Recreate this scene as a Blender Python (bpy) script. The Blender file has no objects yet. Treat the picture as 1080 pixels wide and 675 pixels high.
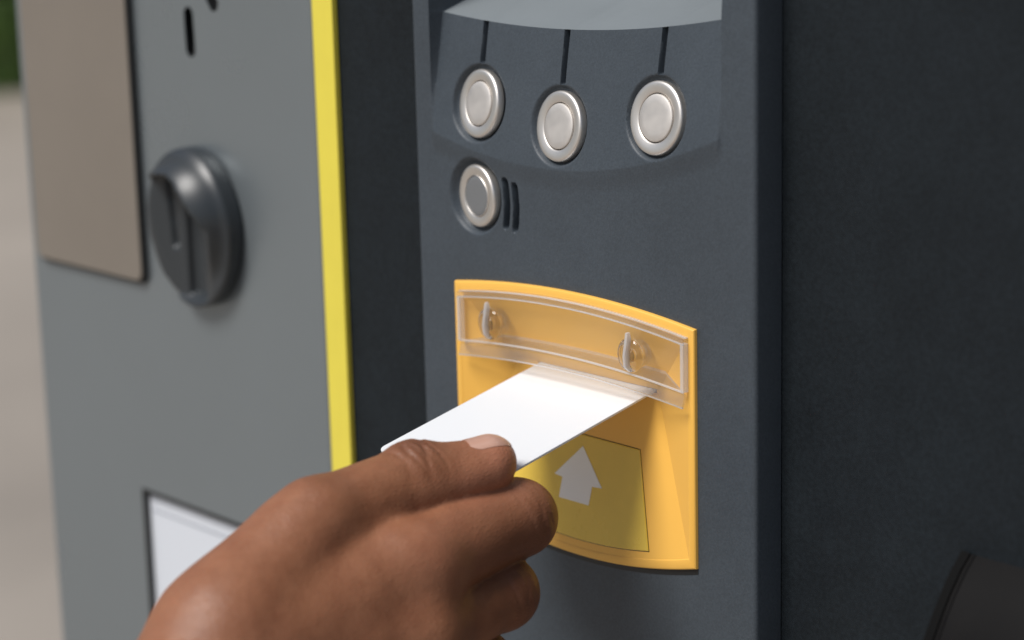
import bpy, bmesh, math, random
import numpy as np
from mathutils import Vector, Matrix
random.seed(7); np.random.seed(7)
scn = bpy.context.scene
C = scn.collection
Z0 = 1100.0                       # height of the ticket slot above the ground, mm
def W(p): return Vector((p[0]*.001, p[1]*.001, (p[2]+Z0)*.001))

# ------------------------------------------------------------------ camera
cam_d = bpy.data.cameras.new('camera'); cam = bpy.data.objects.new('camera', cam_d); C.objects.link(cam)
scn.camera = cam
cam_d.sensor_width = 36.0; cam_d.lens = 77.11
cam_d.clip_start = .02; cam_d.clip_end = 200
ax_r = Vector((0.6716, 0.7405, -0.0246)).normalized()
ax_d = Vector((0.1481, -0.1666, -0.9748)); ax_d = (ax_d - ax_r*ax_d.dot(ax_r)).normalized()
ax_f = ax_r.cross(ax_d)
if ax_f.y < 0: ax_f = -ax_f
M = Matrix((ax_r, -ax_d, -ax_f)).transposed().to_4x4()
M.translation = W((509.8, -488.3, 196.9)); cam.matrix_world = M
cam_d.dof.use_dof = True; cam_d.dof.focus_distance = .703; cam_d.dof.aperture_fstop = 6.6; cam_d.dof.aperture_blades = 8

# ------------------------------------------------------------------ light
SUN_EL, SUN_AZ = 54.0, 188.0      # azimuth clockwise from +Y
world = bpy.data.worlds.new('World'); scn.world = world; world.use_nodes = True
nt = world.node_tree; nt.nodes.clear()
sky = nt.nodes.new('ShaderNodeTexSky'); sky.sky_type = 'NISHITA'; sky.sun_disc = False
sky.sun_elevation = math.radians(SUN_EL); sky.sun_rotation = math.radians(SUN_AZ)
sky.air_density = 1.0; sky.dust_density = 2.0; sky.ozone_density = 1.0
bg = nt.nodes.new('ShaderNodeBackground'); bg.inputs['Strength'].default_value = .062
wo = nt.nodes.new('ShaderNodeOutputWorld')
nt.links.new(sky.outputs[0], bg.inputs['Color']); nt.links.new(bg.outputs[0], wo.inputs['Surface'])
sd = bpy.data.lights.new('sun', 'SUN'); sun = bpy.data.objects.new('sun', sd); C.objects.link(sun)
sd.energy = 3.0; sd.angle = math.radians(26); sd.color = (1, .975, .94)
a, e = math.radians(SUN_AZ), math.radians(SUN_EL)
sdir = Vector((math.sin(a)*math.cos(e), math.cos(a)*math.cos(e), math.sin(e)))
sun.rotation_euler = sdir.to_track_quat('Z', 'Y').to_euler(); sun.location = (0, -3, 5)
vs = scn.view_settings
vs.view_transform = 'Standard'; vs.look = 'None'; vs.gamma = 1; vs.use_curve_mapping = False; vs.exposure = .2
scn.cycles.max_bounces = 12; scn.cycles.transparent_max_bounces = 16

# ------------------------------------------------------------------ helpers
def tag(o, label=None, cat=None, group=None, kind=None):
    if label: o['label'] = label
    if cat: o['category'] = cat
    if group: o['group'] = group
    if kind: o['kind'] = kind
    return o
def empty(name, p):
    o = bpy.data.objects.new(name, None); C.objects.link(o); o.location = W(p); o.empty_display_size = .05
    return o
def mesh_obj(name, verts, faces, mats, parent=None, smooth=None, fmat=None, off=(0, 0, 0)):
    """verts in machine millimetres -> one mesh object whose origin is its centre"""
    v = np.asarray(verts, dtype=np.float64) + np.asarray(off)
    v[:, 2] += Z0; v *= .001
    c = (v.min(0)+v.max(0))/2
    me = bpy.data.meshes.new(name)
    me.from_pydata((v-c).tolist(), [], [tuple(int(i) for i in f) for f in faces]); me.update()
    bm = bmesh.new(); bm.from_mesh(me); bmesh.ops.recalc_face_normals(bm, faces=bm.faces); bm.to_mesh(me); bm.free()
    for m in (mats if isinstance(mats, (list, tuple)) else [mats]): me.materials.append(m)
    if fmat is not None:
        for p, k in zip(me.polygons, fmat): p.material_index = k
    if smooth is not None:
        me.shade_smooth()
        if smooth < 180: me.set_sharp_from_angle(angle=math.radians(smooth))
    o = bpy.data.objects.new(name, me); C.objects.link(o)
    if parent is not None:
        o.parent = parent
        pw = PW[parent.name]
    else: pw = Vector((0, 0, 0))
    o.location = Vector(c) - pw
    PW[o.name] = Vector(c)
    return o
PW = {}
class MB:
    def __init__(s): s.v = []; s.f = []; s.m = []
    def add(s, vs, fs, m=0):
        k = len(s.v); s.v += [tuple(map(float, p)) for p in vs]
        for f in fs: s.f.append(tuple(i+k for i in f)); s.m.append(m)
    def box(s, x0, x1, y0, y1, z0, z1, m=0):
        s.add([(x, y, z) for x in (x0, x1) for y in (y0, y1) for z in (z0, z1)],
              [(0, 1, 3, 2), (4, 6, 7, 5), (0, 4, 5, 1), (2, 3, 7, 6), (0, 2, 6, 4), (1, 5, 7, 3)], m)
    def rbox(s, x0, x1, y0, y1, z0, z1, b=1.0, m=0):
        """box whose front (-y) edges are rounded over by b"""
        rings = []
        for t in (None, 0, 30, 60, 90):
            if t is None: ins, y = 0, y1
            else: ins, y = b*(1-math.cos(math.radians(t))), y0+b*(1-math.sin(math.radians(t)))
            rings.append([(x0+ins, y, z0+ins), (x1-ins, y, z0+ins), (x1-ins, y, z1-ins), (x0+ins, y, z1-ins)])
        vs = [p for r in rings for p in r]; fs = [(3, 2, 1, 0)]
        for i in range(len(rings)-1):
            for j in range(4): a = i*4+j; bq = i*4+(j+1) % 4; fs.append((a, bq, bq+4, a+4))
        n = len(rings)*4; fs.append((n-4, n-3, n-2, n-1)); s.add(vs, fs, m)
    def rings(s, rings, closed=True, cap0=False, cap1=False, m=0):
        n = len(rings[0]); vs = [p for r in rings for p in r]; fs = []
        for i in range(len(rings)-1):
            for j in range(n if closed else n-1):
                a = i*n+j; b = i*n+(j+1) % n; fs.append((a, b, b+n, a+n))
        if cap0: fs.append(tuple(range(n-1, -1, -1)))
        if cap1: fs.append(tuple(range((len(rings)-1)*n, len(rings)*n)))
        s.add(vs, fs, m)
    def lathe(s, prof, c, nrm=(0, -1, 0), n=48, cap=True, m=0):
        """prof: (radius, height along nrm) from back to front"""
        nz = Vector(nrm).normalized(); ux = Vector((1, 0, 0)); ux = (ux-nz*ux.dot(nz)).normalized(); uy = nz.cross(ux)
        rr = [[tuple(Vector(c)+ux*(r*math.cos(2*math.pi*k/n))+uy*(r*math.sin(2*math.pi*k/n))+nz*h) for k in range(n)] for r, h in prof]
        s.rings(rr, True, False, cap, m)
    def build(s, name, mats, parent=None, smooth=None, off=(0, 0, 0)):
        return mesh_obj(name, s.v, s.f, mats, parent, smooth, s.m, off)
def surface_nets(F, org, h):
    """dual surface of F=0 on a regular grid (numpy)"""
    nx, ny, nz = F.shape; S = F < 0
    acc = np.zeros((nx-1, ny-1, nz-1, 3), np.float32); cnt = np.zeros((nx-1, ny-1, nz-1), np.float32)
    sh = (nx-1, ny-1, nz-1)
    sl = lambda o: tuple(slice(o[k], o[k]+sh[k]) for k in range(3))
    for axs in range(3):
        o1, o2 = [(1, 2), (0, 2), (0, 1)][axs]
        for p in (0, 1):
            for q in (0, 1):
                a = [0, 0, 0]; a[o1] = p; a[o2] = q; b = list(a); b[axs] = 1
                fa, fb = F[sl(a)], F[sl(b)]; cr = (fa < 0) != (fb < 0)
                t = np.where(cr, fa/np.where(fa == fb, 1, fa-fb), 0)
                pos = [np.float32(a[0]), np.float32(a[1]), np.float32(a[2])]
                for k in range(3): acc[..., k] += np.where(cr, (t if k == axs else pos[k]), 0)
                cnt += cr
    act = cnt > 0; idx = -np.ones(sh, np.int64); idx[act] = np.arange(act.sum())
    ii = np.argwhere(act); V = (ii + acc[act]/cnt[act][:, None])*h + np.asarray(org)
    quads = []
    for axs in range(3):
        o1, o2 = [(1, 2), (2, 0), (0, 1)][axs]
        a = [slice(1, -1)]*3; a[axs] = slice(0, -1); b = [slice(1, -1)]*3; b[axs] = slice(1, None)
        ch = S[tuple(a)] != S[tuple(b)]; e = np.argwhere(ch)
        base = e.copy(); base[:, [k for k in range(3) if k != axs]] += 1
        def g(d1, d2):
            q = base.copy(); q[:, o1] -= d1; q[:, o2] -= d2; return idx[q[:, 0], q[:, 1], q[:, 2]]
        quads.append(np.stack([g(1, 1), g(0, 1), g(0, 0), g(1, 0)], 1))
    Q = np.concatenate(quads); Q = Q[(Q >= 0).all(1)]
    return V, Q
def relax(V, Q, n, lam=.5):
    for _ in range(n):
        A = np.zeros_like(V); c = np.zeros(len(V))
        for k in range(4):
            for d in (1, 3):
                np.add.at(A, Q[:, k], V[Q[:, (k+d) % 4]]); np.add.at(c, Q[:, k], 1)
        V = V + lam*(A/c[:, None]-V)
    return V
def smin(a, b, k):
    h = np.maximum(k-np.abs(a-b), 0)/k
    return np.minimum(a, b)-h*h*k*.25

# ------------------------------------------------------------------ materials
def mat(name, col, rough=.5, metal=0, spec=.5, bump=None, var=None, coat=0, sss=0, ior=None, speck=None):
    """bump=(scale per metre, strength, distance mm), var=(scale, amount): slight colour mottling"""
    m = bpy.data.materials.new(name); m.use_nodes = True; n = m.node_tree; b = n.nodes['Principled BSDF']
    b.inputs['Base Color'].default_value = (*col, 1); b.inputs['Roughness'].default_value = rough
    b.inputs['Metallic'].default_value = metal; b.inputs['Specular IOR Level'].default_value = spec
    if coat: b.inputs['Coat Weight'].default_value = coat; b.inputs['Coat Roughness'].default_value = .08
    if ior: b.inputs['IOR'].default_value = ior
    tc = n.nodes.new('ShaderNodeTexCoord')
    if var:
        t = n.nodes.new('ShaderNodeTexNoise'); t.inputs['Scale'].default_value = var[0]; t.inputs['Detail'].default_value = 6
        t.inputs['Roughness'].default_value = .65
        n.links.new(tc.outputs['Object'], t.inputs['Vector'])
        r = n.nodes.new('ShaderNodeMapRange'); r.inputs[1].default_value = .3; r.inputs[2].default_value = .7
        r.inputs[3].default_value = 1-var[1]; r.inputs[4].default_value = 1+var[1]
        mx = n.nodes.new('ShaderNodeVectorMath'); mx.operation = 'SCALE'; mx.inputs[0].default_value = col
        n.links.new(t.outputs['Fac'], r.inputs[0]); n.links.new(r.outputs[0], mx.inputs['Scale'])
        n.links.new(mx.outputs[0], b.inputs['Base Color'])
        if speck:
            t3 = n.nodes.new('ShaderNodeTexNoise'); t3.inputs['Scale'].default_value = speck[0]; t3.inputs['Detail'].default_value = 2
            n.links.new(tc.outputs['Object'], t3.inputs['Vector'])
            r3 = n.nodes.new('ShaderNodeMapRange'); r3.inputs[1].default_value = .3; r3.inputs[2].default_value = .7; r3.inputs[3].default_value = 1-speck[1]; r3.inputs[4].default_value = 1+speck[1]
            mm = n.nodes.new('ShaderNodeMath'); mm.operation = 'MULTIPLY'
            n.links.new(t3.outputs['Fac'], r3.inputs[0]); n.links.new(r3.outputs[0], mm.inputs[0]); n.links.new(r.outputs[0], mm.inputs[1]); n.links.new(mm.outputs[0], mx.inputs['Scale'])
        rr = n.nodes.new('ShaderNodeMapRange'); rr.inputs[1].default_value = .3; rr.inputs[2].default_value = .7
        rr.inputs[3].default_value = max(rough-.06, .02); rr.inputs[4].default_value = min(rough+.08, 1)
        n.links.new(t.outputs['Fac'], rr.inputs[0]); n.links.new(rr.outputs[0], b.inputs['Roughness'])
    if bump:
        t2 = n.nodes.new('ShaderNodeTexNoise'); t2.inputs['Scale'].default_value = bump[0]; t2.inputs['Detail'].default_value = 3
        n.links.new(tc.outputs['Object'], t2.inputs['Vector'])
        bn = n.nodes.new('ShaderNodeBump'); bn.inputs['Strength'].default_value = bump[1]; bn.inputs['Distance'].default_value = bump[2]*.001
        n.links.new(t2.outputs['Fac'], bn.inputs['Height']); n.links.new(bn.outputs[0], b.inputs['Normal'])
    return m
def clear_mat(name, gloss=1.0, haze=0.0, tint=(.97, .97, .97), rough=.06):
    """clear plastic sheet: light passes straight through, the surface mirrors by Fresnel, cut edges are a little milky"""
    m = bpy.data.materials.new(name); m.use_nodes = True; n = m.node_tree; n.nodes.clear()
    o = n.nodes.new('ShaderNodeOutputMaterial'); t = n.nodes.new('ShaderNodeBsdfTransparent'); t.inputs[0].default_value = (*tint, 1)
    g = n.nodes.new('ShaderNodeBsdfGlossy'); g.inputs['Roughness'].default_value = rough; g.inputs['Color'].default_value = (1, 1, 1, 1)
    fr = n.nodes.new('ShaderNodeFresnel'); fr.inputs[0].default_value = 1.49
    mul = n.nodes.new('ShaderNodeMath'); mul.operation = 'MULTIPLY'; mul.inputs[1].default_value = gloss
    mx = n.nodes.new('ShaderNodeMixShader'); ge = n.nodes.new('ShaderNodeNewGeometry'); fs_ = n.nodes.new('ShaderNodeMath'); fs_.operation = 'SUBTRACT'; fs_.inputs[0].default_value = 1
    n.links.new(ge.outputs['Backfacing'], fs_.inputs[1]); m3 = n.nodes.new('ShaderNodeMath'); m3.operation = 'MULTIPLY'
    n.links.new(fr.outputs[0], m3.inputs[0]); n.links.new(fs_.outputs[0], m3.inputs[1])      # only the outer surface mirrors
    n.links.new(m3.outputs[0], mul.inputs[0]); n.links.new(mul.outputs[0], mx.inputs[0])
    src = t.outputs[0]
    if haze:
        d = n.nodes.new('ShaderNodeBsdfDiffuse'); d.inputs[0].default_value = (.85, .85, .86, 1)
        tr = n.nodes.new('ShaderNodeBsdfTranslucent'); tr.inputs[0].default_value = (.85, .85, .86, 1)
        ad = n.nodes.new('ShaderNodeMixShader'); ad.inputs[0].default_value = .5
        n.links.new(d.outputs[0], ad.inputs[1]); n.links.new(tr.outputs[0], ad.inputs[2])
        m2 = n.nodes.new('ShaderNodeMixShader'); m2.inputs[0].default_value = haze
        n.links.new(t.outputs[0], m2.inputs[1]); n.links.new(ad.outputs[0], m2.inputs[2]); src = m2.outputs[0]
    n.links.new(src, mx.inputs[1]); n.links.new(g.outputs[0], mx.inputs[2]); n.links.new(mx.outputs[0], o.inputs[0])
    return m
MT = dict(
    column=mat('column_plastic', (.050, .062, .075), .46, spec=.42, bump=(1500, .5, .16), var=(16, .12), speck=(1300, .12)),
    ledge=mat('ledge_sky_sheen', (.21, .235, .25), .4, bump=(2300, .2, .1), var=(14, .05)),  # ledge lighter than the column: reflected sky put into its colour
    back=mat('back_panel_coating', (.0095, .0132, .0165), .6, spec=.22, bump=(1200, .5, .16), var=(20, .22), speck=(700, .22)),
    black=mat('black_plastic', (.012, .013, .014), .42, bump=(1800, .2, .1)),
    door=mat('door_paint', (.242, .272, .288), .3, metal=.55, bump=(900, .05, .1), var=(5, .03)),
    trim=mat('yellow_trim_paint', (.78, .66, .08), .4, var=(30, .03)),
    taupe=mat('taupe_display_film', (.20, .172, .142), .55, var=(12, .05)),
    yellow=mat('amber_plastic', (.90, .50, .092), .36, bump=(1600, .06, .05), var=(25, .02)),
    window=mat('olive_window', (.78, .54, .075), .25, coat=.2, var=(16, .10)),
    arrow=mat('arrow_print', (.86, .86, .85), .35),
    nickel=mat('nickel', (.78, .74, .69), .47, metal=1, bump=(700, .06, .05)),
    cap=mat('button_cap', (.74, .705, .665), .6, metal=1, bump=(1500, .12, .05), var=(120, .03)),
    greycap=mat('grey_button_cap', (.16, .165, .17), .42),
    knob=mat('knob_plastic', (.032, .037, .041), .36, bump=(1300, .12, .1)),
    card=mat('card_white', (.75, .77, .795), .45, bump=(300, .02, .1)),
    paper=mat('paper_white', (.66, .69, .74), .5),
    clear=clear_mat('clear_plastic', 1.0, .02),
    edge=clear_mat('clear_plastic_edge', 1.8, .6, rough=.12),
    screw=mat('clear_plastic_screw', (.97, .95, .93), .05, ior=1.49),
    brass=mat('screw_metal', (.55, .42, .28), .28, metal=1),
    smoke=mat('smoked_plastic', (.0065, .006, .006), .55, spec=.10, var=(22, .35)),
    paving=mat('paving', (.335, .292, .245), .8, bump=(40, .4, 3), var=(.55, .16)),
    leaf=mat('leaf', (.085, .15, .03), .5, var=(3, .35)),
    rubber=mat('rubber', (.005, .005, .005), .8, spec=.08),
    flange=clear_mat('clear_plastic_flange', 1.2, .08, tint=(.86, .85, .84), rough=.06),
    lip=clear_mat('clear_plastic_lip', 2.4, .06, rough=.05),
    nail=mat('nail', (.52, .30, .225), .28, coat=.3),
)

MT['screw'].node_tree.nodes['Principled BSDF'].inputs['Transmission Weight'].default_value = 1
# ------------------------------------------------------------------ ground and what stands behind
g = mesh_obj('ground', [(-40000, -20000, -Z0), (20000, -20000, -Z0), (20000, 40000, -Z0), (-40000, 40000, -Z0)], [(0, 1, 2, 3)], MT['paving'])
tag(g, kind='structure')
mb = MB()
hx, hy = -9500.0, 5100.0
rng = np.random.default_rng(3)
ux_, uy_ = np.array([.47, .88, 0]), np.array([-.88, .47, 0])
mb.add([tuple(np.array([hx, hy, -Z0])+ux_*a_+uy_*b_+np.array([0, 0, c_])) for a_ in (-3600, 3600) for b_ in (150, 950) for c_ in (0, 1500)],
       [(0, 1, 3, 2), (4, 6, 7, 5), (0, 4, 5, 1), (2, 3, 7, 6), (0, 2, 6, 4), (1, 5, 7, 3)])
for k in range(9000):
    p = np.array([hx, hy, -Z0])+ux_*rng.uniform(-3800, 3800)+uy_*rng.choice([rng.uniform(-40, 200), rng.uniform(0, 1100)])+np.array([0, 0, rng.uniform(0, 1650)])
    d1 = rng.normal(size=3); d1 /= np.linalg.norm(d1); d2 = np.cross(d1, rng.normal(size=3)); d2 /= np.linalg.norm(d2)
    s_ = rng.uniform(35, 80)
    mb.add([p-d1*s_, p+d2*s_*.5, p+d1*s_, p-d2*s_*.5], [(0, 1, 2, 3)])
h = mb.build('hedge', MT['leaf']); tag(h, 'dark green hedge far behind the machine at the upper left', 'hedge')

# ------------------------------------------------------------------ the machine
mach = empty('ticket_machine', (-30, 180, -Z0)); PW['ticket_machine'] = W((-30, 180, -Z0))
tag(mach, 'grey parking ticket machine with yellow stripe, steel buttons and amber card slot', 'ticket machine')
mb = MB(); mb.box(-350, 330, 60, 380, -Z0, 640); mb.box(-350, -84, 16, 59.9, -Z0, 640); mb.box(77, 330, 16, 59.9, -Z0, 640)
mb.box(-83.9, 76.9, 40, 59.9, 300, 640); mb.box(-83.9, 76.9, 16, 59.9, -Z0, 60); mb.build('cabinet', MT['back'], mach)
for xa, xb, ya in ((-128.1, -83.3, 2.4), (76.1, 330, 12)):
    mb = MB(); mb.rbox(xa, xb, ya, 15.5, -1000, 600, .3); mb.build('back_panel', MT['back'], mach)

# door with its cut-outs
def bool_cut(o, cutters):
    for c_ in cutters:
        md = o.modifiers.new('cut', 'BOOLEAN'); md.operation = 'DIFFERENCE'; md.solver = 'EXACT'; md.object = c_
    bpy.context.view_layer.update()
    dg = bpy.context.evaluated_depsgraph_get()
    me = bpy.data.meshes.new_from_object(o.evaluated_get(dg)); o.modifiers.clear(); o.data = me
    for c_ in cutters: bpy.data.objects.remove(c_)
def oval(cx, cz, hw, hh, ang, y, n=24):
    out = []
    for k in range(n):
        t = 2*math.pi*k/n; dx = hw*math.cos(t); dz = hw*math.sin(t)+math.copysign(hh-hw, math.sin(t))*(abs(math.sin(t)) > 1e-6)
        ca, sa = math.cos(ang), math.sin(ang); out.append((cx+dx*ca-dz*sa, y, cz+dx*sa+dz*ca))
    return out
mb = MB(); mb.rbox(-356.8, -140.6, 0, 12, -960, 560, 2.2); door = mb.build('door_panel', MT['door'], mach)
PW['door_panel'] = PW['door_panel']
cuts = []
slots = [(-221, 119, 3.3, 10, .03), (-207.5, 136.5, 3.3, 10, .62), (-221, 156, 2.5, 10, 0), (-202, 154, 2.7, 10, 1.45)]
for s_ in slots:
    mb = MB(); mb.rings([oval(*s_, -3), oval(*s_, 7)], True, True, True); cuts.append(mb.build('cutter', MT['black'], None))
mb = MB(); mb.box(-277.6, -170, -3, 9, -215, -80.6); cuts.append(mb.build('cutter', MT['black'], None))
bpy.context.view_layer.update()
bool_cut(door, cuts)
for s_ in slots:
    mb = MB(); q = (s_[0], s_[1], s_[2]+.25, s_[3]+.25, s_[4]); q2 = (s_[0], s_[1], s_[2]-.15, s_[3]-.15, s_[4])
    mb.rings([oval(*q2, .15), oval(*q2, 6.6), oval(*q2, 6.8)], True, False, True)
    mb.build('speaker_slot', MT['black'], door, 40)
mb = MB(); mb.rbox(-140.4, -128.2, -.1, 2.2, -960, 560, .35); mb.build('trim_strip', MT['trim'], mach)
mb = MB(); mb.box(-140.3, -129.2, 2.3, 11.9, -959, 559); mb.build('door_return', MT['back'], mach)

# notice window low on the door: dark liner, white sheet with a ruled line
mb = MB()
x0, x1, z0, z1 = -277.5, -170.1, -214.9, -80.7
for (a0, a1, b0, b1) in ((x0, x0+1.4, z0, z1), (x1-1.4, x1, z0, z1), (x0+1.4, x1-1.4, z1-1.6, z1), (x0+1.4, x1-1.4, z0, z0+1.6)): mb.box(a0, a1, -.2, 8.4, b0, b1)
fr = mb.build('notice_frame', MT['black'], mach)
mb = MB(); mb.box(x0+1.5, x1-1.5, 2.6, 8.2, z0+1.7, z1-1.7); mb.build('notice_sheet', MT['paper'], fr)
mb = MB(); mb.box(x0+4, x1-4, 2.45, 2.59, z1-10.2, z1-9.3)
mb.build('ruled_line', mat('print_grey', (.33, .35, .39), .6), fr)

# display pane on the door
def rrect(x0, x1, z0, z1, r, y, n=6):
    out = []
    for cx, cz, a0 in ((x1-r, z0+r, -90), (x1-r, z1-r, 0), (x0+r, z1-r, 90), (x0+r, z0+r, 180)):
        for k in range(n+1):
            t = math.radians(a0+90*k/n); out.append((cx+r*math.cos(t), y, cz+r*math.sin(t)))
    return out
mb = MB(); r_ = [rrect(-347.5, -261, 11.5, 250, 5, .05), rrect(-347.5, -261, 11.5, 250, 5, -2.0), rrect(-346.8, -261.7, 12.2, 249.3, 4.6, -2.6)]
mb.rings(r_, True, True, True); ds = mb.build('display', MT['black'], mach)
mb = MB(); mb.rings([rrect(-346.6, -262.4, 13.0, 249, 4.2, -2.65), rrect(-346.6, -262.4, 13.0, 249, 4.2, -3.05), rrect(-346.1, -262.9, 13.5, 248.5, 4, -3.3)], True, False, True)
mb.build('display_film', MT['taupe'], ds)

# hooded coin inlet
hs = .9; gx, gy, gz = np.meshgrid(np.arange(-38, 38, hs), np.arange(-34, 4, hs), np.arange(-38, 38, hs), indexing='ij')
def ell(x, y, z, a_, b_, c_):
    k = np.sqrt((x/a_)**2+(y/b_)**2+(z/c_)**2); return (k-1)*min(a_, b_, c_)
rad = np.sqrt((gx*32/28.5)**2+gz**2)
dome = np.maximum(ell(gx, gy, gz-5, 28, 23.5, 26.5), rad-32)
base = np.maximum(rad-32, np.abs(gy+2)-4)
dome = smin(dome, base, 4)
lipz = 23-np.where(gx < 0, .014, .042)*gx**2                      # edge of the hood
inn = np.sqrt((np.where(gx < 0, gx*.72, gx*32/30.5))**2+(gz+1)**2)-28.5
bowl = gy+3.2+np.where(gx < 0, .006, .020)*gx**2
cut = np.maximum(np.maximum(gz-lipz-.25*(gy+14), inn), bowl)
D = -smin(-dome, cut, 2.0)
thr = np.maximum(np.maximum(np.maximum(np.abs(gx-2)-7.0, gy+.2), gz-17), inn+2)                # deep throat
D = -smin(-D, thr, 1.5)
D = np.maximum(D, -np.maximum(np.maximum(np.abs(gx+13+.10*gz)-1.6, gy+.8+.006*gx**2), np.maximum(-gz-9, gz-19)))   # coin groove
D = np.maximum(D, gy-1.0)
V, Q = surface_nets(D, (-38, -34, -38), hs); V = relax(V, Q, 3)
mesh_obj('coin_inlet', V, Q, MT['knob'], mach, 180, off=(-219.5, -1.05, 41))

# smoked tray hood low on the right
prof = [(12, -13), (7.6, -17), (3.2, -22.3), (-1, -28.3), (-5.2, -35.3), (-8.5, -43), (-11, -52), (-12.5, -64), (-12.5, -92), (-9, -98), (12, -98)]
mb = MB(); inner = [(y+1.8 if i < 10 else y, z-(1.6 if i < 2 else 0)) for i, (y, z) in enumerate(prof)]
for x_a, x_b in ((146.5, 285),):
    mb.rings([[(x_a, y, z) for y, z in prof], [(x_a+.9, y-.35, z+.25) for y, z in prof], [(x_a+3.2, y-.35, z+.25) for y, z in prof], [(x_a+3.6, y, z) for y, z in prof],
              [(x_b, y, z) for y, z in prof]], True, True, True)
tr = mb.build('receipt_hood', MT['smoke'], mach, 35)
mb = MB(); pr_ = prof[:-1]
mb.rings([[(xx, y-dy, z+dy*.7) for y, z in pr_] for xx, dy in ((145.6, 0), (145.6, .9), (148.6, .9), (148.6, 0))], False)
mb.build('hood_rim', MT['rubber'], tr, 35)

# ------------------------------------------------------------------ column (moulded front as a height field)
BX0, BX1, BXC, BHW = -63.2, 51.8, -5.7, 57.5       # bezel outline
def b_top(x): return 40.9+4.3*np.clip(1-((x-BXC)/BHW)**2, 0, 1)
def b_bot(x): return -37.9-8.0*np.clip(1-((x-BXC)/BHW)**2, 0, 1)
def zb(x): return 84.6+.0026*(x+18)**2
def zt(x): return 130.4+.0011*(x+20)**2
BTN = [(-50.4, 103.7), (-10.6, 99.3), (33.6, 105.6)]
B4 = (-52.0, 71.8)
def sstep(x, a_, b_): t = np.clip((x-a_)/(b_-a_), 0, 1); return t*t*(3-2*t)
def sstep(x, a_, b_): t = np.clip((x-a_)/(b_-a_), 0, 1); return t*t*(3-2*t)
def slope_y(x, z):
    s_ = np.clip((z-zb(x))/(zt(x)-zb(x)), 0, None); s_ = s_-.06*np.exp(-(s_/.09)**2)*0
    return np.where(s_ < 1, np.where(z < zb(x), -1.1*sstep(z, zb(x)-7.5, zb(x)+1.5), -1.1+6.7*s_), 5.6+(z-zt(x))*3.0)
def col_y(x, z):
    fl = sstep(x, -73.6, -72.9)*(1-sstep(x, 61.2, 62.4))
    cy = np.minimum(slope_y(x, z), 34.0-np.clip(z-150, 0, 400)*.03)
    # soft lip where slope turns into ledge
    y = cy*fl
    for bx, bz in BTN:                                   # wells with rounded lips
        r = np.hypot(x-bx, z-bz); y = y+2.2*(1-sstep(r, 12.0, 13.5))
        gtop = zt(bx)+1.5                                # engraved leader line above the button
        gx_ = np.abs(x-bx-(z-bz)*.012)
        y = y+3.0*(1-sstep(gx_, .7, 1.35))*(z > bz+12.5)*(1-sstep(z, gtop-1.75, gtop-1.5))*(r > 13.6)
    r = np.hypot(x-B4[0], z-B4[1]); y = y+2.6*(1-sstep(r, 11.4, 13.6))
    for k_, dx in enumerate((15.6, 20.2)):               # two curved sound slots beside it
        cz = B4[1]-.8*k_-1; th = 7.4-.4*k_
        xc = B4[0]+dx-((z-cz)/10.)**2*1.4+.6
        dd = np.abs(x-xc); dz = np.maximum(np.abs(z-cz)-th, 0)
        y = y+4.5*(1-sstep(np.hypot(dd, dz), 1.0, 1.7))
    inb = (x > BX0+1.0) & (x < BX1-1.0) & (z < b_top(x)-1.6) & (z > b_bot(x)+1.6)
    y = np.where(inb, 14.0, y)
    # rounded vertical edges
    e_ = 1.6; q = np.minimum(x+83.2, 76-x); q = np.clip(e_-q, 0, e_); y = y+(e_-np.sqrt(np.maximum(e_*e_-q*q, 0)))
    return y
xs = np.unique(np.concatenate([np.arange(-83.2, 76.01, .5), np.arange(-41, -27, .17), *[np.arange(q_-2.2, q_+2.6, .2) for q_ in (-50.4, -10.6, 33.6)], [76], [BX0-.1, BX0+.1, BX1-.1, BX1+.1]]))
zs = np.unique(np.concatenate([np.arange(-980, -60, 40), np.arange(-60, 56, 1.0), np.arange(56, 131, .42), [131.0, 131.3], np.arange(131.7, 146, .42), np.arange(146, 170, 2.), np.arange(180, 581, 40)]))
XX, ZZ = np.meshgrid(xs, zs, indexing='ij'); ZZ = ZZ+(zt(XX)-131.0)*np.clip(1-np.abs(ZZ-131.0)/22., 0, 1); YY = col_y(XX, ZZ)
n1, n2 = XX.shape
V = np.stack([XX.ravel(), YY.ravel(), ZZ.ravel()], 1)
ii, jj = np.meshgrid(np.arange(n1-1), np.arange(n2-1), indexing='ij'); k0 = (ii*n2+jj).ravel()
Fq = np.stack([k0, k0+n2, k0+n2+1, k0+1], 1)
mb = MB(); mb.v = [tuple(p) for p in V]; mb.f = [tuple(q) for q in Fq]
fx = XX[:-1, :-1]; fz = (ZZ[:-1, :-1]+ZZ[1:, 1:])/2; fy = YY[:-1, :-1]
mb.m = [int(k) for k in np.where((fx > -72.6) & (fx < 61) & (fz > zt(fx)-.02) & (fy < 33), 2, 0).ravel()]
zz = zs
for xe, sgn, i_ in ((76, 1, n1-1), (-83.2, -1, 0)):      # side walls
    k = len(mb.v); mb.v += [(xe, 12, z) for z in zz]
    for j in range(n2-1): mb.f.append((i_*n2+j, i_*n2+j+1, k+j+1, k+j)); mb.m.append(0)
col = mb.build('column_housing', [MT['column'], MT['back'], MT['ledge']], mach, 50)

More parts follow.
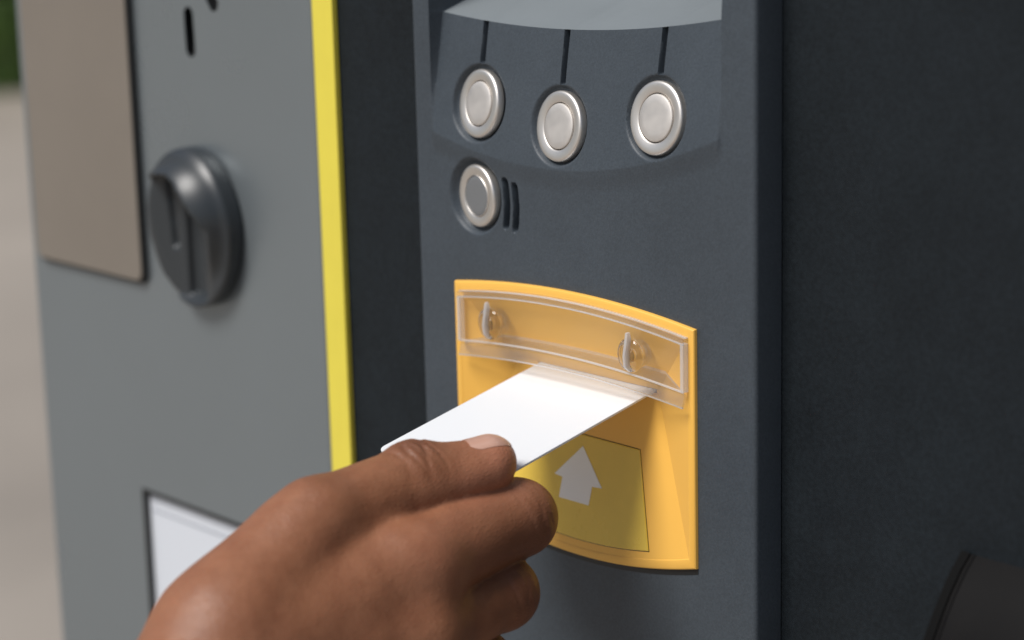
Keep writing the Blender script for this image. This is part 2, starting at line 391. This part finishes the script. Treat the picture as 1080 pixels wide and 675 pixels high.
# push buttons
def button(bx, bz, grey=False):
    dz = .3; y_ = float(slope_y(np.array(bx), np.array(bz)))
    tilt = 6.7/(zt(bx)-zb(bx)) if not grey else 0
    nrm = Vector((-.05-.0010*(35-bx), -1, tilt)).normalized(); c = Vector((bx, y_, bz))
    h0 = -2.4 if not grey else -3.2; k = 1 if not grey else .925
    up = -.15 if not grey else -.75
    mb = MB()
    mb.lathe([(11.7*k, h0), (11.7*k, -.3+up), (11.55*k, .15+up), (11.2*k, .42+up), (10.7*k, .52+up), (9.6*k, .44+up), (8.5*k, .24+up), (8.15*k, .14+up), (7.95*k, 0+up), (7.85*k, -1.2+up)], c, nrm, 64, False)
    ring = mb.build('button', MT['nickel'], mach, 40)
    mb = MB()
    t_ = up+(.15 if not grey else -.05)
    mb.lathe([(7.55*k, -1.4+up), (7.55*k, -.2+t_), (7.4*k, .15+t_), (7.0*k, .32+t_), (5, .34+t_), (2.5, .36+t_)], c, nrm, 64, True)
    mb.build('button_cap', MT['greycap' if grey else 'cap'], ring, 40)
    if grey:
        mb = MB(); mb.lathe([(7.84*k, -1.1+up), (7.84*k, .3+up), (7.7*k, .45+up), (7.58*k, .3+up), (7.58*k, -1+up)], c, nrm, 64, False)
        mb.build('button_rim', MT['nickel'], ring, 40)
for b in BTN: button(*b)
button(*B4, grey=True)

# ------------------------------------------------------------------ amber slot bezel
O = np.array([-2.7, 2.5, -1.0])
xc, hw = -3.0, 57.4
NT = 40
ts = np.linspace(-1, 1, NT+1)
def o_top(t, a_): return (xc+t*(hw-a_), 41.8+4.2*(1-t*t)-a_)
def o_bot(t, a_): return (xc+t*(hw-a_), -36.9-8.0*(1-t*t)+a_)
def outline(a_, y):
    pts = [(*o_top(t, a_), ) for t in ts]+[(*o_bot(t, a_), ) for t in ts[::-1]]
    return [(x, y, z) for x, z in pts]
mb = MB()
mb.rings([outline(a_, y) for a_, y in ((0, 3.5), (0, -3.2), (.12, -3.6), (.4, -3.88), (.8, -4), (2.3, -4), (2.75, -3.92), (3.0, -3.7))], True)
VL, VR, VY = -37.6, 30.4, 5.0
def vx(t): return -3.6+34.0*t
ZU, ZL = 16.6, 15.3
up_ = [(x, -3.7, z) for x, z in (o_top(t, 3.0) for t in ts)]; vu = [(vx(t), VY, ZU) for t in ts]; vl = [(vx(t), VY, ZL) for t in ts]
lo_ = [(x, -3.7, z) for x, z in (o_bot(t, 3.0) for t in ts)]
def strip(A, B, n=6):
    mb.rings([[tuple(np.array(p)*(1-s_)+np.array(q)*s_) for p, q in zip(A, B)] for s_ in np.linspace(0, 1, n+1)], False)
strip(up_, vu); strip(vl, lo_)
SX0, SX1 = -27.2, 29.4
for xa, xb in ((VL, SX0), (SX1, VR)): mb.add([(xa, VY, ZL), (xb, VY, ZL), (xb, VY, ZU), (xa, VY, ZU)], [(0, 1, 2, 3)])
for e_, vxx in ((0, VL), (-1, VR)):
    mb.add([up_[e_], lo_[e_], (vxx, VY, ZL), (vxx, VY, ZU)], [(0, 1, 2, 3)])
bez = mb.build('slot_bezel', MT['yellow'], mach, 25, off=O)
mb = MB(); mb.rings([[(x, -2.66, z-1.9) for x, z in (o_bot(t, 0) for t in ts)], [(x, -2.66, z+.6) for x, z in (o_bot(t, 0) for t in ts)]], False)
mb.build('bezel_gap_shade', MT['black'], bez, None, off=O)  # black strip standing in for the shaded gap below the bezel
mb = MB()      # dark throat of the slot
mb.add([(x, y, z) for x in (SX0, SX1) for y in (VY, VY+9) for z in (ZL, ZU)], [(0, 1, 3, 2), (4, 6, 7, 5), (0, 4, 6, 2), (1, 3, 7, 5), (2, 3, 7, 6)])
mb.build('slot_throat', MT['yellow'], bez, None, off=O)
def low(t, s_):
    A = np.array([vx(t), VY, ZL]); x, z = o_bot(t, 3.0); return A*(1-s_)+np.array([x, -3.7, z])*s_
def low_xz(x, z):
    t, s_ = 0, .5
    for _ in range(30):
        s_ = (ZL-z)/(ZL-o_bot(t, 3.0)[1]); t = (x+3+.6*(1-s_))/(34*(1-s_)+54.4*s_)
    return low(t, s_)
nrm_low = np.array([0, -.985, .17])
mb = MB(); tt = np.linspace(-.676, .676, 25)
def win(t0, inset, h_, n=10):
    rows = []
    tA = t0*(1-inset/36.)
    for k in range(n+1):
        r = []
        for t in np.linspace(-tA, tA, 25):
            span = ZL-o_bot(t, 3.0)[1]; sa = (19.4+inset)/span; sb = .955-inset/span
            r.append(tuple(low(t, sa+(sb-sa)*k/n)+nrm_low*h_))
        rows.append(r)
    return rows
def border(rows): return rows[0]+[r[-1] for r in rows[1:]]+rows[-1][-2::-1]+[r[0] for r in rows[-2:0:-1]]
r0, r1, r2 = win(.676, 0, -.1), win(.676, .05, .28), win(.676, .35, .42)
mb.rings([border(r0), border(r1), border(r2)], True); mb.rings(r2, False)
# dark joint round the window
wd = mb.build('slot_window', MT['window'], bez, 30, off=O)
mb = MB(); mb.rings([border(win(.676, -.22, .03)), border(win(.676, .02, .06))], True); mb.build('window_gasket', MT['black'], bez, None, off=O)
ap = [(-1.6, -7.9), (9.1, -20.1), (4.4, -20.5), (3.6, -27.0), (-10.8, -27.1), (-10.0, -20.0), (-13.9, -19.6)]
mb = MB(); q0 = [tuple(low_xz(*p)+nrm_low*.43) for p in ap]; q1 = [tuple(low_xz(*p)+nrm_low*.62) for p in ap]
mb.add(q0+q1, [(7, 8, 9), (7, 9, 12, 13), (9, 10, 11, 12)]+[(k, (k+1) % 7, 7+(k+1) % 7, 7+k) for k in range(7)])
mb.build('arrow', MT['arrow'], bez, None, off=O)

# clear cover over the upper half of the slot
xm = -2.2; chw = 54.2
def c_top(t): return 38.9+4.0*(1-t*t)
def c_bot(t): return 16.9+3.0*(1-t*t)
ct = np.linspace(-1, 1, 41)
mb = MB()
def plate(f0, f1, y0, y1, t0=-1, t1=1, m=0, n=40):
    T = np.linspace(t0, t1, n+1); X = xm+T*chw
    A = [(x, y0, f0(t)) for x, t in zip(X, T)]; B = [(x, y0, f1(t)) for x, t in zip(X, T)]
    A2 = [(x, y1, f0(t)) for x, t in zip(X, T)]; B2 = [(x, y1, f1(t)) for x, t in zip(X, T)]
    L = n+1; vs = A+B+B2+A2; fs = []
    for r in range(4):
        for j in range(n): a_ = r*L+j; b_ = ((r+1) % 4)*L+j; fs.append((a_, a_+1, b_+1, b_))
    fs += [(0, L, 2*L, 3*L), (n, 3*L+n, 2*L+n, L+n)]
    mb.add(vs, fs, m)
plate(lambda t: c_bot(t)+4.65, lambda t: c_top(t)-1.7, -5.7, -4.7, -.975, .975)
cover = mb.build('slot_cover', MT['clear'], mach, 40, off=O)
mb = MB(); rimo = [(-4.05, -1.7), (-6.2, -1.7), (-6.45, -1.45), (-6.45, -.3), (-6.1, 0), (-4.05, 0)]
mb.rings([[(xm+t*chw, y, c_top(t)+dz) for y, dz in rimo] for t in ct], True, True, True); mb.build('cover_top_rim', MT['lip'], cover, 30, off=O)
mb = MB(); mb.rings([[(xm+t*chw, y, c_top(t)+dz) for y, dz in ((-5.75, -1.72), (-6.3, -1.72), (-6.3, -2.15), (-5.75, -2.15))] for t in ct], True, True, True)
mb.rings([[(xm+t*chw, y, c_top(t)+dz) for y, dz in ((-4.1, .02), (-4.1, .3), (-5.2, .3), (-5.2, .02))] for t in ct], True, True, True)
mb.build('rim_edge', MT['edge'], cover, 30, off=O)
lipo = [(-5.75, 4.6), (-5.9, 3.6), (-6.2, 2.4), (-6.6, 1.3), (-7.0, .45), (-7.05, 0), (-6.8, -.2), (-6.2, 0), (-5.6, .9), (-5.2, 2.0), (-4.9, 3.2), (-4.75, 4.6)]
mb = MB(); mb.rings([[(xm+.5+t*(chw-.6), y, c_bot(t)+dz) for y, dz in lipo] for t in ct], True, True, True); mb.build('cover_lower_lip', MT['lip'], cover, 40, off=O)
mb = MB(); mb.rings([[(xm+.5+t*(chw-.6), y, c_bot(t)+dz) for y, dz in ((-7.1, .1), (-6.9, -.5), (-6.2, -.4), (-6.2, -.1), (-6.9, -.05))] for t in ct], True, True, True)
mb.rings([[(xm+t*chw*.99, y, c_bot(t)+dz) for y, dz in ((-5.8, 4.3), (-6.15, 4.4), (-6.15, 4.95), (-5.8, 5.0))] for t in ct], True, True, True)
mb.build('lip_edge', MT['edge'], cover, 40, off=O)
for t0, t1 in ((-1, -.975), (.975, 1)):
    mb = MB(); plate(lambda t: c_bot(t)+4.65, lambda t: c_top(t)-1.75, -6.3, -4.05, t0, t1, n=2); mb.build('cover_side_rim', MT['edge'], cover, 40, off=O)
# rain deflector: sloping flange from the lower rim back to the slot wall
mb = MB(); rows = []
def up_y(z): return 5.0-8.7*np.clip((z-ZU)/(39.5-ZU), 0, 1)
for s_ in np.linspace(0, 1, 5):
    r = []
    for t in ct:
        x0_, z0_ = xm+t*chw*.97, c_bot(t)+4.4
        x1_ = xm+t*39.; z1_ = 24.6+1.4*(1-t*t)
        yb = up_y(z1_)-.5
        r.append((x0_*(1-s_)+x1_*s_, -4.6*(1-s_)+yb*s_, z0_*(1-s_)+z1_*s_))
    rows.append(r)
mb.rings(rows, False); rows2 = [[(x, y+.15, z-1.1) for x, y, z in r] for r in rows]; mb.rings(rows2, False)
mb.rings([rows[-1], rows2[-1]], False, m=1); mb.rings([[r[0] for r in rows], [r[0] for r in rows2]], False, m=1); mb.rings([[r[-1] for r in rows], [r[-1] for r in rows2]], False, m=1)
mb.build('rain_flange', [MT['flange'], MT['edge']], cover, 40, off=O)
for sx in (-39.6, 28.4):
    mb = MB(); c = (sx, -5.8, 29.9)
    mb.lathe([(4.3, -5.0), (4.5, -4.2), (4.2, -3.6), (4.7, -3.0), (4.4, -2.4), (5.0, -1.8), (4.8, -1.0), (5.6, -.2), (5.7, .3), (5.3, .8), (4.2, 1.4), (2.6, 1.8), (1.0, 1.95)], c, (0, -1, 0), 32)
    sc = mb.build('wing_screw', MT['screw'], cover, 50, off=O)
    mb = MB(); mb.lathe([(1.5, -5.5), (1.6, -1.2), (2.2, -1.0), (2.3, .2), (1.6, .8)], c, (0, -1, 0), 20)
    mb.build('screw_core', MT['screw'], cover, 50, off=O)
    mb = MB(); fp = [(24.6, 1.0), (26.5, 2.9), (30, 3.3), (33.5, 2.6), (37.4, 1.9), (37.6, .9), (35.2, .2), (30, .2), (24.6, .4)]
    mb.rings([[(sx-.55, -5.8-h_, z) for z, h_ in fp], [(sx-.3, -5.8-h_*1.06, z) for z, h_ in fp], [(sx+.3, -5.8-h_*1.06, z) for z, h_ in fp], [(sx+.55, -5.8-h_, z) for z, h_ in fp]], True, True, True)
    mb.build('screw_wing', MT['edge'], cover, 30, off=O)

# ------------------------------------------------------------------ card
th = math.radians(12.2); cd = np.array([0, -math.cos(th), -math.sin(th)]); cn = np.array([0, -math.sin(th), math.cos(th)])
P0 = np.array([-26.5, 4.0, 15.75])
def cpt(u, v, h_): return tuple(P0+np.array([u, 0, 0])+cd*v+cn*h_)
def crect(ins, h_, r=3.2, u1=55.3, v0=-6.5, v1=73.2, n=8):
    out = []
    for cu, cv, a0 in ((u1-r, v1-r, 0), (r, v1-r, 90), (r, v0+r, 180), (u1-r, v0+r, 270)):
        for k in range(n+1):
            t = math.radians(a0+90*k/n); out.append(cpt(cu+(r-ins)*math.cos(t), cv+(r-ins)*math.sin(t), h_))
    return out
mb = MB(); mb.rings([crect(.1, -.4), crect(0, -.3), crect(0, .3), crect(.1, .4)], True, True, True)
card = mb.build('ticket_card', MT['card'], None, 40, off=O)
tag(card, 'blank white plastic card held in the hand, pushed into the amber slot', 'card')

# ------------------------------------------------------------------ hand
J = dict(wrist=(28, -184, -52), cmc=(22, -161, -21), tmcp=(18.5, -125.5, .2), tip=(18.3, -89.2, 5.6), tend=(26.3, -66.3, 7.1),
         imcp=(33.5, -103, -16.5), ipip=(31.5, -59.0, -11.6), idip=(10, -55, -10.0), iend=(-6, -62, -7.2),
         mmcp=(39.0, -108, -36.0), mpip=(33.5, -68.5, -33.0), mdip=(11, -62, -33), mend=(-5, -74, -32),
         rmcp=(36, -112, -55), rpip=(29, -75, -56), rdip=(8, -70, -60), rend=(-6, -83, -57),
         lmcp=(29, -115, -74), lpip=(18, -84, -83), ldip=(2, -80, -81), lend=(-8, -90, -77), arm=(14, -300, -106))
J = {k: np.array(v, float) for k, v in J.items()}
hh = .75
lo3 = np.array([-30., -300., -140.]); hi3 = np.array([66., -38., 24.])
gx, gy, gz = [g_.astype(np.float32) for g_ in np.meshgrid(*[np.arange(lo3[k], hi3[k], hh) for k in range(3)], indexing='ij')]
def cone(a_, b_, ra, rb):
    a_ = np.asarray(a_, np.float32); b_ = np.asarray(b_, np.float32); d = b_-a_; L2 = float(d@d)
    t = np.clip(((gx-a_[0])*d[0]+(gy-a_[1])*d[1]+(gz-a_[2])*d[2])/L2, 0, 1)
    return np.sqrt((gx-a_[0]-t*d[0])**2+(gy-a_[1]-t*d[1])**2+(gz-a_[2]-t*d[2])**2)-(ra+(rb-ra)*t)
def ball(c, r): return np.sqrt((gx-c[0])**2+(gy-c[1])**2+(gz-c[2])**2)-r
def chain(*parts):
    d = None
    for p in parts: d = p if d is None else smin(d, p, 4.0)
    return d
w = J['wrist']
palm = cone(w+[2, 0, 4], J['imcp'], 16, 12.2)
palm = smin(palm, cone(w+[3, 0, -3], J['mmcp'], 18, 12.6), 14)
palm = smin(palm, cone(w+[1, 0, -12], J['rmcp'], 17, 12.2), 14)
palm = smin(palm, cone(w+[-3, 0, -18], J['lmcp'], 16, 11.5), 14)
palm = smin(palm, cone(w+[0, 0, 2], J['arm']+[0, 0, 8], 23, 29), 16)
palm = smin(palm, cone(w+[-2, 0, -14], J['arm']+[0, 0, -10], 21, 28), 16)
palm = smin(palm, cone(w+[-4, 0, 8], J['cmc'], 16, 14), 20)
palm = smin(palm, cone(J['cmc'], J['tmcp'], 14.5, 12.6), 12)
palm = smin(palm, cone(J['cmc']+[-6, 0, -6], J['tmcp']+[-3, -8, -8], 17, 12), 12)      # ball of the thumb
palm = smin(palm, cone(J['cmc']+[10, 10, -6], J['imcp']+[0, -8, 4.5], 12, 9.5), 6)     # first web muscle
palm = smin(palm, cone(J['tmcp']+[0, 0, -9], J['imcp']+[-7, -4, 0], 7, 8), 6)
palm = smin(palm, cone(J['tmcp']+[0, 12, -11], J['imcp']+[-10, 12, 0], 6, 7), 5)
thumb = chain(cone(J['tmcp'], J['tip'], 12.4, 9.8), cone(J['tmcp']+[3, 6, -4], J['tip']+[3, 2, -2.5], 10, 8.2), ball(J['tip']+[0, 0, .6], 10.0), cone(J['tip']+[4, -2, -4], J['tend']+[2.5, -2, -2.2], 8.4, 6.6), cone(J['tip'], J['tend'], 9.6, 7.2), ball(J['tend']+[0, 1.5, -.4], 7.3))
index = chain(cone(J['imcp']+[-3, 14, 5.5], J['ipip']+[-4, -6, 2.2], 10.5, 9.5), cone(J['imcp'], J['ipip'], 13.0, 11.2), ball(J['ipip'], 11.5), cone(J['ipip'], J['idip'], 9.8, 8.4), cone(J['idip'], J['iend'], 8.4, 6.8))
midf = chain(cone(J['mmcp'], J['mpip'], 12.2, 10.6), ball(J['mpip'], 11.0), cone(J['mpip'], J['mdip'], 9.8, 8.5), cone(J['mdip'], J['mend'], 8.4, 7))
ring = chain(cone(J['rmcp'], J['rpip'], 11.6, 10), ball(J['rpip'], 10.4), cone(J['rpip'], J['rdip'], 9.4, 8.2), cone(J['rdip'], J['rend'], 8.2, 6.8))
litt = chain(cone(J['lmcp'], J['lpip'], 10.6, 8.8), ball(J['lpip'], 9), cone(J['lpip'], J['ldip'], 8.2, 7.2), cone(J['ldip'], J['lend'], 7.2, 6))
palm = smin(palm, ball(J['imcp']+[2.5, 1, 2], 10.5), 10); palm = smin(palm, ball(J['mmcp']+[2, 1, 1], 10.5), 10)
H = None
for fg, k in ((index, 5.5), (midf, 5.5), (ring, 5.5), (litt, 5.5), (thumb, 4)):
    u_ = smin(palm, fg, k); H = u_ if H is None else smin(H, u_, .7)
# the pads that press on the card flatten against it
cz = 15.75+(gy-4.0)*math.tan(th)                     # card mid-plane height at this y
onc = (gx < 30.5) & (gy > -74)
H = np.where(onc & (gz > cz-3) & (gy > -80), np.maximum(H, np.where(gz > cz, (cz+.45)-gz, gz-(cz-.45))), H)
V, Q = surface_nets(H, lo3, hh); V = relax(V, Q, 4, .5)
# wrinkles over the thumb joint and the finger knuckles: shallow wavy furrows across the bone
def vnormals(V, Q):
    N = np.zeros_like(V); fn = np.cross(V[Q[:, 2]]-V[Q[:, 0]], V[Q[:, 3]]-V[Q[:, 1]])
    for k in range(4): np.add.at(N, Q[:, k], fn)
    return N/np.maximum(np.linalg.norm(N, axis=1)[:, None], 1e-9)
NV = vnormals(V, Q)
if np.mean(np.einsum('ij,ij->i', NV, V-V.mean(0))) < 0: NV = -NV
def furrows(c, axis, dirv, sp, amp, rad):
    global V
    axis = np.asarray(axis)/np.linalg.norm(axis); dirv = np.asarray(dirv)/np.linalg.norm(dirv)
    d = V-c; s_ = d@axis; lat = d@np.cross(axis, dirv)
    m = np.exp(-(np.linalg.norm(d-dirv*rad, axis=1)/rad)**2*1.1)*np.clip(NV@dirv*1.4, 0, 1)
    acc = 0
    for k, o_ in enumerate(sp):
        sc = o_+1.0*np.sin(lat*.33+k*1.9)+.05*lat*(k % 3-1)
        acc = acc+np.exp(-((s_-sc)/.62)**2)*(1 if k % 2 == 0 else .6)
    V = V-NV*(acc*m*amp)[:, None]
furrows(J['tip'], J['tend']-J['tmcp'], (.25, 0, 1), (-7, -4.6, -2.4, -.6, 1.2, 3.2, 5.6), .8, 10)
furrows(J['ipip'], J['ipip']-J['imcp'], (1, .25, .3), (-5, -2.4, .3, 2.8), .35, 11)
furrows(J['mpip'], J['mpip']-J['mmcp'], (1, .25, .2), (-5, -2.4, .3, 2.8), .35, 11)
def skin_mat():
    m = mat('skin', (.24, .108, .062), .47, spec=.45)
    n = m.node_tree; b = n.nodes['Principled BSDF']; lk = n.links.new
    b.inputs['Subsurface Weight'].default_value = .15; b.inputs['Subsurface Radius'].default_value = (1.0, .35, .2); b.inputs['Subsurface Scale'].default_value = .002
    tc = n.nodes.new('ShaderNodeTexCoord')
    t = n.nodes.new('ShaderNodeTexNoise'); t.inputs['Scale'].default_value = 95; t.inputs['Detail'].default_value = 9; t.inputs['Roughness'].default_value = .7; lk(tc.outputs['Object'], t.inputs['Vector'])
    cr = n.nodes.new('ShaderNodeValToRGB'); cr.color_ramp.elements[0].position = .15; cr.color_ramp.elements[1].position = .88
    cr.color_ramp.elements[0].color = (.20, .072, .033, 1); cr.color_ramp.elements[1].color = (.365, .160, .082, 1)
    lk(t.outputs['Fac'], cr.inputs[0])
    at = n.nodes.new('ShaderNodeAttribute'); at.attribute_name = 'pigment'
    sp = n.nodes.new('ShaderNodeSeparateColor'); lk(at.outputs['Color'], sp.inputs[0])
    m1 = n.nodes.new('ShaderNodeMix'); m1.data_type = 'RGBA'; lk(sp.outputs[0], m1.inputs[0]); lk(cr.outputs[0], m1.inputs[6]); m1.inputs[7].default_value = (.115, .042, .022, 1)
    m2 = n.nodes.new('ShaderNodeMix'); m2.data_type = 'RGBA'; lk(sp.outputs[1], m2.inputs[0]); lk(m1.outputs[2], m2.inputs[6]); m2.inputs[7].default_value = (.50, .205, .125, 1)
    lk(m2.outputs[2], b.inputs['Base Color'])
    mp = n.nodes.new('ShaderNodeMapping'); mp.inputs['Scale'].default_value = (1.0, .55, 1.0); lk(tc.outputs['Object'], mp.inputs[0])
    v = n.nodes.new('ShaderNodeTexVoronoi'); v.inputs['Scale'].default_value = 1000; v.feature = 'DISTANCE_TO_EDGE'; lk(mp.outputs[0], v.inputs['Vector'])
    n2 = n.nodes.new('ShaderNodeTexNoise'); n2.inputs['Scale'].default_value = 260; n2.inputs['Detail'].default_value = 5; lk(mp.outputs[0], n2.inputs['Vector'])
    ad = n.nodes.new('ShaderNodeMath'); ad.operation = 'ADD'; lk(v.outputs['Distance'], ad.inputs[0]); lk(n2.outputs['Fac'], ad.inputs[1])
    bn = n.nodes.new('ShaderNodeBump'); bn.inputs['Strength'].default_value = .6; bn.inputs['Distance'].default_value = .00032; lk(ad.outputs[0], bn.inputs['Height'])
    lk(bn.outputs[0], b.inputs['Normal'])
    return m
MT['skin'] = skin_mat()
hand = mesh_obj('person', V, Q, MT['skin'], None, 180, off=O)
# skin pigment: darker over the knuckles, rosier at the finger tips (object colour, stored per vertex)
def near(c, r): return np.exp(-(np.linalg.norm(V-c, axis=1)/r)**2)
nd = np.clip(NV@np.array([.35, 0, .94]), 0, 1)
dark = np.clip(.75*near(J['tip']+[0, 0, 9], 9)+.55*near(J['ipip']+[8, 3, 0], 13)+.55*near(J['mpip']+[8, 3, 0], 13)+.35*near(J['tmcp']+[0, 2, 10], 9)+.45*near(J['imcp']+[10, 26, 0], 14), 0, .8)
rosy = np.clip(.75*near(J['tend']+[4, 3, 1], 8.5)+.35*near((J['tip']+J['tend'])/2+[8, 0, -5], 9)+.25*near(J['imcp']+[9, 4, 8], 12), 0, .8)
ca = hand.data.color_attributes.new('pigment', 'FLOAT_COLOR', 'POINT')
buf = np.zeros((len(V), 4), np.float32); buf[:, 0] = dark; buf[:, 1] = rosy; buf[:, 3] = 1
ca.data.foreach_set('color', buf.ravel())
tag(hand, 'bare brown hand with thumb on top of the white card', 'person')
# thumb nail: a curved plate lying on the thumb tip
def fsample(p):
    q = (np.asarray(p)-lo3)/hh; i = np.floor(q).astype(int); f = q-i; s_ = 0
    for dx in (0, 1):
        for dy in (0, 1):
            for dz in (0, 1):
                s_ += H[i[0]+dx, i[1]+dy, i[2]+dz]*(f[0] if dx else 1-f[0])*(f[1] if dy else 1-f[1])*(f[2] if dz else 1-f[2])
    return s_
ta = (J['tend']-J['tip']); ta /= np.linalg.norm(ta)
dors = np.array([-.10, 0, 1.]); dors -= ta*(dors@ta); dors /= np.linalg.norm(dors); sidev = np.cross(ta, dors)
rows = []; rows2 = []
for s_ in np.linspace(0, 1, 13):
    r = []; r2 = []
    for q_ in np.linspace(-1, 1, 13):
        # squarish plate with rounded base and tip
        ln = -6.5+13.0*s_; wmax = 1.0-.32*max(0, (s_-.62)/.38)**2.2-.28*max(0, (.25-s_)/.25)**2
        an = math.radians(48)*q_*wmax
        o_ = J['tend']+ta*min(ln, 5.0+.25*(ln-5) if ln > 5 else ln); dv = dors*math.cos(an)+sidev*math.sin(an)
        if ln > 2: dv = dv+ta*((ln-2)/8.5); dv /= np.linalg.norm(dv)
        lo_r, hi_r = 0., 14.
        for _ in range(26):
            md = (lo_r+hi_r)/2
            if fsample(o_+dv*md) < 0: lo_r = md
            else: hi_r = md
        edge = max(abs(q_), 1.0 if s_ == 0 else 0)
        r.append(tuple(o_+dv*(lo_r+.18*(1-edge**6)+.12))); r2.append(tuple(o_+dv*(lo_r-.6)))
    rows.append(r); rows2.append(r2)
mb = MB(); mb.rings(rows, False); mb.rings([border(rows), border(rows2)], True)
mb.build('nail', MT['nail'], hand, 50, off=O)
